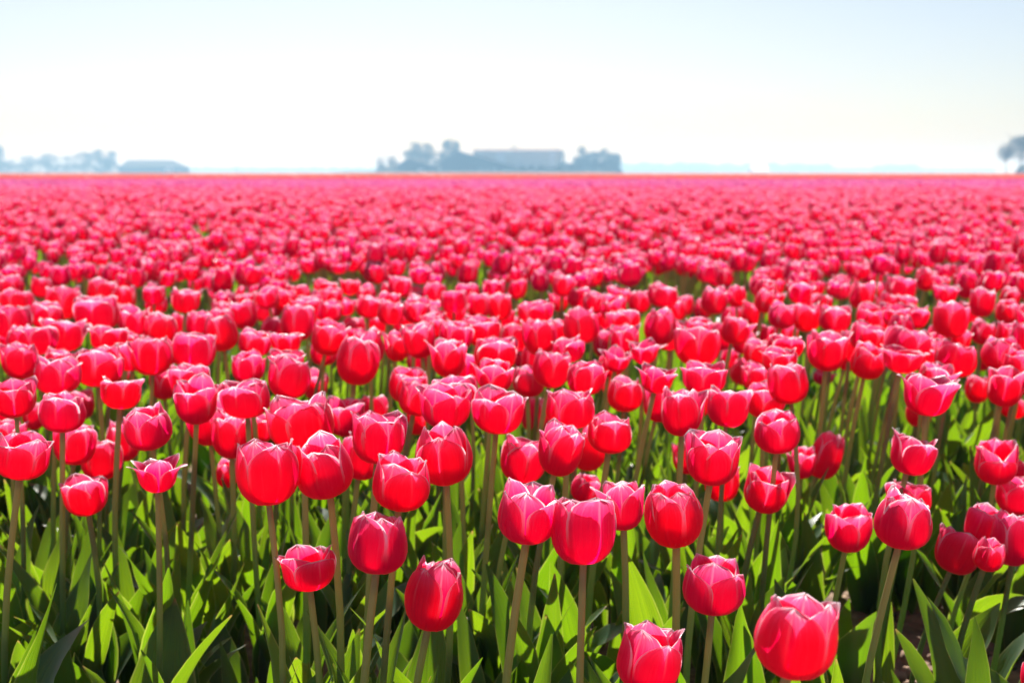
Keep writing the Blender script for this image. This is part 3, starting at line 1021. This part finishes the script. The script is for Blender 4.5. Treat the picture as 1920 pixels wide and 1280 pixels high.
    (1146, 1200, 608, 670, 'o', None, None), (1172, 1243, 625, 690, 'w', None, None), (1207, 1261, 576, 644, 'e', None, None),
    (1143, 1200, 580, 628, 'o', None, None), (1264, 1345, 613, 684, 'o', None, None), (1283, 1331, 596, 642, 'o', None, None),
    (1330, 1373, 602, 656, 'c', None, None), (1367, 1411, 617, 662, 'o', None, None), (1397, 1446, 634, 682, 'c', None, None),
    (1352, 1390, 572, 613, 'c', None, None), (1389, 1429, 565, 606, 'c', None, None), (1265, 1299, 553, 591, 'c', None, None),
    (1298, 1330, 560, 597, 'c', None, None), (1315, 1360, 535, 586, 'c', None, None), (1362, 1401, 535, 575, 'c', None, None),
    (1092, 1133, 547, 587, 'c', None, None), (1178, 1216, 543, 585, 'c', None, None), (1213, 1265, 530, 574, 'c', None, None),
    (1410, 1452, 606, 642, 'o', None, None), (1027, 1065, 545, 582, 'c', None, None), (1511, 1586, 620, 692, 'o', None, None),
    (1592, 1650, 642, 706, 'c', None, None), (1652, 1728, 610, 682, 'o', None, None), (1650, 1728, 648, 697, 'w', None, None),
    (1592, 1653, 607, 656, 'o', None, None), (1750, 1821, 640, 703, 'c', None, None), (1820, 1863, 597, 644, 'c', None, None),
    (1752, 1812, 564, 630, 'o', None, None), (1727, 1771, 610, 657, 'o', None, None), (1686, 1733, 569, 614, 'c', None, None),
    (1600, 1661, 574, 614, 'o', None, None), (1490, 1538, 568, 620, 'c', None, None), (1537, 1590, 572, 620, 'o', None, None),
    (1440, 1488, 565, 613, 'c', None, None), (1590, 1633, 527, 578, 'c', None, None), (1632, 1663, 520, 572, 'c', None, None),
    (1660, 1711, 517, 568, 'o', None, None), (1715, 1751, 502, 543, 'c', None, None), (1865, 1906, 562, 606, 'c', None, None),
    (1817, 1862, 540, 592, 'c', None, None), (1866, 1922, 604, 648, 'o', None, None), (1440, 1500, 629, 668, 'o', None, None),
    (1522, 1561, 690, 720, 'c', None, None), (1556, 1594, 614, 652, 'c', None, None), (1820, 1852, 648, 692, 'c', None, None),
    (1905, 1960, 570, 615, 'c', None, None), (1912, 1975, 690, 745, 'o', None, None),
]
NOMINAL = {'e': .061, 'c': .062, 'o': .065, 'w': .070}
tulips = []
for (xl, xr, yt, yb, kind, lab, short) in T:
    pad = .045 if yb < 800 else (.02 if yb < 1100 else -.02)   # the softer outlines were read a little tight
    gx_, gy_ = pad * (xr - xl), pad * (yb - yt)
    xl, xr, yt, yb = xl - gx_, xr + gx_, yt - gy_, yb + gy_
    wpx = xr - xl
    D = F_PX * NOMINAL[kind] / wpx
    cx, cy = (xl + xr) / 2, (yt + yb) / 2
    for _ in range(60):
        z = at(cx, cy, D).z
        if z > .475:
            D *= 1.012
        elif z < .30:
            D /= 1.012
        else:
            break
    tulips.append(dict(cx=cx, cy=cy, w=wpx, h=yb - yt, D=D, kind=kind, label=lab, short=short))

# no two blooms may share the same space: push the higher one in the picture back
for _ in range(40):
    moved = False
    for i, a in enumerate(tulips):
        pa = at(a['cx'], a['cy'], a['D'])
        for b in tulips[i + 1:]:
            if abs(a['cx'] - b['cx']) > 160 or abs(a['cy'] - b['cy']) > 160:
                continue
            pb = at(b['cx'], b['cy'], b['D'])
            ra = a['w'] * a['D'] / F_PX
            rb = b['w'] * b['D'] / F_PX
            if (pa - pb).length < .46 * (ra + rb):
                (a if a['cy'] < b['cy'] else b)['D'] *= 1.03
                moved = True
                pa = at(a['cx'], a['cy'], a['D'])
    if not moved:
        break

# fill the field behind them: jittered candidates on the plane of the blooms
hand_px = np.array([(t['cx'], t['cy'], t['w']) for t in tulips])


def field_points(d0, d1, dens, margin):
    pts = []
    cell = 1 / math.sqrt(dens)
    y = d0
    while y < d1:
        half = .36 * y * 1.06 + margin
        n = int(2 * half / cell)
        xs = -half + (np.arange(n) + .5) * cell + rng.uniform(-.46, .46, n) * cell
        yy = y + rng.uniform(-.46, .46, n) * cell
        pts.append(np.stack([xs, yy], 1))
        y += cell
    return np.concatenate(pts)


cand = field_points(2.2, 9.0, 92, .7)
extra = []
for x, y in cand:
    z = .435 + .032 * rng.standard_normal()
    z = min(.49, max(.33, z))
    px, py, D = to_px(Vector((x, y, z)))
    gap = noise.noise((x * 1.3, y * 1.1, 4.4))
    inside = -45 < px < 1965
    if y < 4.05 and inside:
        # the photograph's own blooms stand here; only close gaps that are not theirs
        if py > 690:
            continue
        dd = np.abs(hand_px[:, :2] - (px, py)) / hand_px[:, 2:3]
        if ((dd[:, 0] < .40) & (dd[:, 1] < .36)).any():
            continue
        if min((at(t['cx'], t['cy'], t['D']) - Vector((x, y, z))).length for t in tulips) < .062:
            continue
        extra.append((x, y, z, px, py, D, inside))
        continue
    dd = np.abs(hand_px[:, :2] - (px, py)) / hand_px[:, 2:3]
    if inside and ((dd[:, 0] < .72) & (dd[:, 1] < .62)).any():
        continue
    if (4.5 < y < 5.1 and gap > -.10 and rng.random() < .74) or (6.9 < y < 7.5 and gap < .05 and rng.random() < .6):
        continue
    clump = noise.noise((x * 2.3, y * 2.0, 9.1))
    if y > 3.9 and clump < -.10 and rng.random() < .68:
        continue
    z += .030 * gap + .020 * clump
    extra.append((x, y, z, px, py, D, inside))
extra.sort(key=lambda e: e[5])
need = 300 - len(tulips)
mass = []
for e in extra:
    x, y, z, px, py, D, inside = e
    kd = rng.choice(['e', 'c', 'c', 'o', 'o', 'w'])
    if inside and need > 0 and py > 330:
        need -= 1
        wpx = F_PX * NOMINAL[kd] * rng.uniform(.88, 1.08) / D
        tulips.append(dict(cx=px, cy=py, w=wpx, h=wpx * {'e': 1.15, 'c': 1.0, 'o': .9, 'w': .8}[kd], D=D, kind=kd, label=None, short=None))
    else:
        mass.append((x, y, z, kd))

# ------------------------------------------------------------------ labels for the tulips further back
anchors = [t for t in tulips if t['short']]
LOOK = {'e': 'closed egg-shaped', 'c': 'cup-shaped', 'o': 'open-topped', 'w': 'wide-spread'}
SKY = [(20, 'the cropped dark tree'), (120, 'the gauzy hazy tree'), (200, 'the flat-topped hazy tree'), (290, 'the low hip-roofed shed'), (350, "the shed's open end"), (447, 'the thin utility pole'), (540, 'the empty gap past the pole'),
       (640, 'the rising start of the dike'), (715, 'the thin pale farm tree'), (776, 'the small lopsided barn'), (850, 'the big barn ridge'), (938, "the shed's first pale door"), (985, "the long shed's windows"),
       (1036, "the shed's far pale door"), (1095, 'the dense farm clump'), (1150, 'the end of the clump'), (1240, 'the far wood beside the clump'), (1330, 'the gap before the cottage'), (1424, 'the white cottage'), (1500, 'the wood past the cottage'),
       (1590, 'the lowest far wood'), (1675, 'the raised far wood'), (1780, 'the fading far wood'), (1888, 'the slim corner tree'), (1960, 'the outermost corner tree')]
used = {}
bins = {}
for t in tulips:
    if t['label']:
        continue
    k = min(SKY, key=lambda s: abs(s[0] - t['cx']))[1]
    bins.setdefault((k, LOOK[t['kind']]), []).append(t)
ORD = ['first', 'second', 'third', 'fourth', 'fifth', 'sixth', 'seventh', 'eighth', 'ninth', 'tenth', 'eleventh', 'twelfth']
for (k, look), ts in bins.items():
    ts.sort(key=lambda t: -t['cy'])
    for i, t in enumerate(ts):
        if len(ts) == 1:
            t['label'] = '%s red tulip in the soft rows under %s' % (look, k)
        else:
            t['label'] = '%s tulip in soft rows under %s, %s back' % (look, k, ORD[min(i, 11)])

# ------------------------------------------------------------------ build one tulip
PRN = {k: 0 for k in protos}


def in_gap(px, py):
    """the bare patch of soil by the path"""
    return 1560 < px < 1850 and 1060 < py < 1330 and abs(px - 1720) < 175 - .25 * abs(py - 1190)


def build_tulip(i, t):
    rd = random.Random(1000 + i)
    kind = t['kind']
    D = t['D']
    c = at(t['cx'], t['cy'], D)
    W = t['w'] * D / F_PX
    PRN[kind] = (PRN[kind] + 1) % len(protos[kind])
    pr = protos[kind][(PRN[kind] * 3 + rd.randrange(2)) % len(protos[kind])]
    yaw = rd.uniform(0, 6.28)
    # fit the outline box: height of the bloom as seen from the camera
    dep = math.atan2(CAM_H - c.z, c.y)
    A = pr['A']
    ca, sa = math.cos(yaw), math.sin(yaw)
    X = A[:, 0] * ca - A[:, 1] * sa
    Y = A[:, 0] * sa + A[:, 1] * ca
    sxy = W / float(np.percentile(X, 99.5) - np.percentile(X, .5))
    want = t['h'] * D / F_PX
    sz = sxy
    for _ in range(12):
        P = A[:, 2] * sz * math.cos(dep) + Y * sxy * math.sin(dep)
        got = float(P.max() - P.min())
        sz *= (want / got) ** .8
    sz = min(sxy * 1.22, max(sxy * .80, sz))
    P = A[:, 2] * sz * math.cos(dep) + Y * sxy * math.sin(dep)
    mid = float(P.max() + P.min()) / 2
    tip = c - Vector((0, 0, mid / math.cos(dep)))
    # stem lean follows the photograph: heads drift to one side of their foot
    f = min(1, max(0, t['cx'] / 1920))
    bx = tip.x - (.004 + .045 * f) - rd.gauss(0, .012)
    by = tip.y + rd.gauss(0, .012)
    root = bpy.data.objects.new('tulip', None)
    link(root)
    root.location = (bx, by, 0)
    tag(root, t['label'], 'tulip', 'red tulips in bloom across the field')
    tl = Vector((tip.x - bx, tip.y - by, tip.z))
    # stem
    n = 7
    path = []
    bow = Vector((rd.gauss(0, .011), rd.gauss(0, .011), 0))
    for k in range(n):
        s = k / (n - 1)
        p = Vector((tl.x * s ** 1.25, tl.y * s ** 1.25, (tl.z + .004) * s)) + bow * math.sin(s * math.pi)
        path.append(p)
    r0 = .0040 * rd.uniform(.9, 1.12)
    V, Q = tube(path, [r0 * (1.15 - .2 * k / (n - 1)) for k in range(n)], 8)
    tone = rd.random()
    me = mesh_np('stem', np.array(V), np.array(Q), mats=[M_STEM])
    link(bpy.data.objects.new('stem', me), root)
    d = (path[-1] - path[-2]).normalized()
    q = Vector((0, 0, 1)).rotation_difference(d)
    q = Quaternion().slerp(q, .9) @ Quaternion(Vector((1, 0, 0)), rd.gauss(0, .05)) @ Quaternion(Vector((0, 1, 0)), rd.gauss(0, .05))
    for me in pr['meshes']:
        o = bpy.data.objects.new('petal', me)
        link(o, root)
        o.location = tl
        o.rotation_mode = 'QUATERNION'
        o.rotation_quaternion = q @ Quaternion(Vector((0, 0, 1)), yaw)
        o.scale = (sxy, sxy, sz)
        o['tone'] = tone
    # leaves from the foot of the stem
    a0 = rd.uniform(0, 6.28)
    for k in range(4 if t['cy'] > 600 else 3):
        az = a0 + k * 2.2 + rd.uniform(-.4, .4)
        gx_, gy_, _ = to_px(Vector((bx - .05 * math.sin(az), by + .05 * math.cos(az), .13)))
        if in_gap(gx_, gy_) and rd.random() < .85:
            continue
        o = bpy.data.objects.new('leaf', rd.choice(leaf_meshes))
        link(o, root)
        o.location = (rd.gauss(0, .004), rd.gauss(0, .004), -.01 + .015 * k)
        o.rotation_euler = (rd.gauss(0, .06), rd.gauss(0, .06), az)
        s = rd.uniform(.78, 1.02) * (1 - .05 * k)
        o.scale = (s * rd.uniform(.9, 1.15), s, s)
        o['tone'] = rd.random()
    return root


for i, t in enumerate(tulips):
    build_tulip(i, t)

# ------------------------------------------------------------------ the mass of tulips behind, as one object
class Mass:
    def __init__(self):
        self.V, self.U, self.Q, self.T, self.M, self.n = [], [], [], [], [], 0

    def add(self, V, U, Q, pos, yaw, sc, scz, tone, mat, tilt=None):
        """place N copies of a prototype"""
        k = len(pos)
        if k == 0:
            return
        c, s = np.cos(yaw), np.sin(yaw)
        X = (V[None, :, 0] * c[:, None] - V[None, :, 1] * s[:, None]) * sc[:, None]
        Y = (V[None, :, 0] * s[:, None] + V[None, :, 1] * c[:, None]) * sc[:, None]
        Z = V[None, :, 2] * scz[:, None]
        if tilt is not None:
            X = X + tilt[:, 0:1] * Z
            Y = Y + tilt[:, 1:2] * Z
        P = np.stack([X + pos[:, 0:1], Y + pos[:, 1:2], Z + pos[:, 2:3]], 2).reshape(-1, 3)
        nv = len(V)
        Qs = (Q[None] + (np.arange(k) * nv)[:, None, None] + self.n).reshape(-1, 4)
        self.V.append(P)
        self.U.append(np.tile(U, (k, 1)))
        self.Q.append(Qs)
        self.T.append(np.repeat(tone, nv))
        self.M.append(np.full(len(Qs), mat))
        self.n += k * nv

    def build(self, name, mats, label, cat):
        me = mesh_np(name, np.concatenate(self.V), np.concatenate(self.Q), np.concatenate(self.U), np.concatenate(self.T), mats, np.concatenate(self.M))
        o = link(bpy.data.objects.new(name, me))
        return tag(o, label, cat, None, 'stuff')


ALLP = [(k, j) for k in 'ecow' for j in range(len(protos[k]))]
PW = np.array([{'e': .8, 'c': 1.6, 'o': 1.4, 'w': .7}[k] for k, j in ALLP])
PW /= PW.sum()
sq = np.array([(math.cos(a), math.sin(a)) for a in (0, math.pi / 2, math.pi, 3 * math.pi / 2)])
STEMV = np.array([(x * .0042, y * .0042, z) for z in (0, 1.0) for x, y in sq])
STEMQ = np.array([(k, (k + 1) % 4, 4 + (k + 1) % 4, 4 + k) for k in range(4)])
STEMU = np.zeros((8, 2)) + .5


def scatter(mass, P, rows, cols, stems, nleaf, lrows, lcols, petal_slot=0, size=1.0):
    """P (n,3): points at the height of the bloom centres"""
    n = len(P)
    pick = rng.choice(len(ALLP), n, p=PW)
    W = .071 * rng.uniform(.85, 1.1, n) * size
    tilt = rng.normal(0, .08, (n, 2)) + np.array((.06, 0))
    for idx, (kd, j) in enumerate(ALLP):
        s = pick == idx
        if not s.any():
            continue
        V, U, Q = merged_flower(kd, j, rows, cols)
        k = int(s.sum())
        base = P[s].copy()
        base[:, 2] -= W[s] * .5
        mass.add(V, U, Q, base, rng.uniform(0, 6.28, k), W[s], W[s] * rng.uniform(.92, 1.1, k), rng.random(k), petal_slot, tilt[s])
    if stems:
        b = P.copy()
        h = P[:, 2] - W * .47
        b[:, 2] = 0
        t2 = tilt * .6
        b[:, 0] -= t2[:, 0] * h
        b[:, 1] -= t2[:, 1] * h
        mass.add(STEMV, STEMU, STEMQ, b, np.zeros(n), np.ones(n), h, rng.random(n), 1, t2)
    for q in range(nleaf):
        pk = rng.integers(0, len(leaf_specs), n)
        for li in range(len(leaf_specs)):
            s = pk == li
            if not s.any():
                continue
            V, U = leaf_points(lrows, lcols, leaf_specs[li])
            k = int(s.sum())
            b = P[s].copy()
            b[:, 2] = 0
            b[:, :2] += rng.normal(0, .02, (k, 2))
            sc = rng.uniform(.75, 1.05, k)
            mass.add(V, U, grid_quads(lrows, lcols), b, rng.uniform(0, 6.28, k), sc, sc, rng.random(k), 2)


M1 = Mass()
mid = np.array([(m[0], m[1], m[2]) for m in mass])
near = mid[:, 1] < 5.5
scatter(M1, mid[near], 5, 4, True, 3, 5, 2)
scatter(M1, mid[~near], 4, 4, True, 2, 4, 2)


def far_points(d0, d1, dens, margin, gaps=True):
    p = field_points(d0, d1, dens, margin)
    z = np.clip(.445 + .032 * rng.standard_normal(len(p)), .34, .53)
    if gaps:
        g = np.array([noise.noise((x * 1.1, y * .8, 4.4)) for x, y in p])
        h = np.array([noise.noise((x * 2.3, y * 2.0, 9.1)) for x, y in p])
        z = z + .040 * g + .034 * h
        keep = ~((h < -.08) & (rng.random(len(p)) < .66))
        p, z = p[keep], z[keep]
    return np.column_stack([p, z])


scatter(M1, far_points(9.0, 17.0, 80, .8), 3, 2, False, 1, 3, 2)
scatter(M1, far_points(17.0, 29.0, 74, 1.2), 2, 1, False, 0, 2, 2)
M1.build('tulip_mass', [M_PETAL_M, M_STEM, M_LEAF_M], 'soft-focused mass of red tulips filling the field behind the near blooms', 'tulips')

M2 = Mass()
scatter(M2, far_points(29.0, 60.0, 36, 2.0, False), 2, 2, False, 0, 2, 2, 0, 1.25)
M2.build('purple_tulips', [M_PURPLE, M_STEM, M_LEAF_M], 'band of mauve-pink tulips crossing the field beyond the red ones', 'tulips')


def far_bed(name, d0, d1, label, mat, dens, size):
    m = Mass()
    P = []
    y = d0
    while y < d1:
        step = y * .012
        half = .40 * y + 3
        n = int(2 * half / (y * .004)) if y < 120 else int(2 * half / (y * .006))
        xs = rng.uniform(-half, half, n)
        P.append(np.column_stack([xs, y + rng.uniform(0, step, n), .40 + .03 * rng.standard_normal(n), np.full(n, y)]))
        y += step
    P = np.concatenate(P)
    V = np.array([(math.cos(k * math.pi / 2) * .5, math.sin(k * math.pi / 2) * .5, 0) for k in range(4)] + [(math.cos(k * math.pi / 2) * .42, math.sin(k * math.pi / 2) * .42, 1) for k in range(4)])
    U = np.array([(.5, .2)] * 4 + [(.9, .85)] * 4)
    Q = np.array([(k, (k + 1) % 4, 4 + (k + 1) % 4, 4 + k) for k in range(4)])
    n = len(P)
    pos = P[:, :3].copy()
    pos[:, 2] -= .05
    sc = P[:, 3] * .0032 * rng.uniform(.7, 1.3, n)
    m.add(V, U, Q, pos, rng.uniform(0, 6.28, n), sc, .075 * rng.uniform(.8, 1.3, n), rng.random(n), 0)
    # the closed canopy below the heads
    xs = np.linspace(-1, 1, 40)
    ys = np.geomspace(d0, d1, 30)
    G = np.array([(x * (.44 * yy + 6), yy, .385) for yy in ys for x in xs])
    m.add(G, np.full((len(G), 2), .5), grid_quads(29, 39), np.zeros((1, 3)), np.zeros(1), np.ones(1), np.ones(1), np.full(1, .5), 0)
    return m.build(name, [mat], label, 'tulips')


far_bed('coral_tulips', 60.0, 92.0, 'coral pink bed of tulips past the mauve band', M_CORAL, 1, 1)
far_bed('orange_tulips', 92.0, 470.0, 'thin orange strip of tulips along the far field edge', M_ORANGE, 1, 1)

# ------------------------------------------------------------------ ground cover of leaves between the near stems
ML = Mass()
pts = np.concatenate([field_points(1.45, 3.2, 74, .5), field_points(3.2, 4.8, 48, .5)])
keep = []
for x, y in pts:
    px, py, D = to_px(Vector((x, y, .10)))
    # bare soil shows in one gap near the path
    if in_gap(px, py):
        continue
    keep.append((x, y))
pts = np.array(keep)
for q in range(2):
    pk = rng.integers(0, len(leaf_specs), len(pts))
    for li in range(len(leaf_specs)):
        s = pk == li
        k = int(s.sum())
        if not k:
            continue
        V, U = leaf_points(9, 4, leaf_specs[li])
        sc = rng.uniform(.6, .92, k)
        b = np.column_stack([pts[s] + rng.normal(0, .02, (k, 2)), np.full(k, -.01)])
        ML.add(V, U, grid_quads(9, 4), b, rng.uniform(0, 6.28, k), sc, sc, rng.random(k), 0)
ML.build('leaf_cover', [M_LEAF_M], 'dense cover of broad tulip leaves hiding the soil between stems', 'foliage')

# ------------------------------------------------------------------ clods of soil
def clods():
    V, Q = [], []
    rd = random.Random(4)
    for i in range(900):
        x, y = rd.uniform(-1.3, 1.6), rd.uniform(2.0, 4.2)
        if rd.random() < .6:
            x, y = rd.gauss(.72, .16), rd.gauss(2.55, .22)
        r = rd.choice((.004, .006, .008, .011, .016)) * rd.uniform(.7, 1.3)
        o = len(V)
        rings, sides = 4, 6
        for a in range(rings + 1):
            th = math.pi * a / rings
            for k in range(sides):
                ph = 2 * math.pi * k / sides
                rr = r * (1 + .35 * noise.noise((math.cos(ph) * 1.4 + i, math.sin(ph) * 1.4, th * 1.3)))
                V.append((x + rr * math.sin(th) * math.cos(ph) * 1.2, y + rr * math.sin(th) * math.sin(ph), r * .45 + rr * math.cos(th) * .8))
        for a in range(rings):
            for k in range(sides):
                k2 = (k + 1) % sides
                Q.append((o + a * sides + k, o + (a + 1) * sides + k, o + (a + 1) * sides + k2, o + a * sides + k2))
    o = link(bpy.data.objects.new('soil_clods', mesh_np('soil_clods', np.array(V), np.array(Q), mats=[M_CLOD], smooth=False)))
    tag(o, 'dry crumbly clods scattered on the bare soil', 'soil', None, 'stuff')


clods()

# ------------------------------------------------------------------ haze: one closed box of thin air round everything
hm, ht, ho = new_mat('haze_air')
pv = N(ht, 'ShaderNodeVolumePrincipled')
pv.inputs['Color'].default_value = (0.36, 0.67, 1.0, 1)
pv.inputs['Density'].default_value = 0.0010
pv.inputs['Absorption Color'].default_value = (1, 1, 1, 1)   # scatters only; blue more than red
pv.inputs['Anisotropy'].default_value = 0.2
ht.links.new(pv.outputs[0], ho.inputs['Volume'])
gx = 2.0 * 1.09 ** 83 + 20
hz = box('haze', (-gx, gx, -40, GROUND_FAR + 20, -1.2, 15.0), hm)
hz['kind'] = 'stuff'
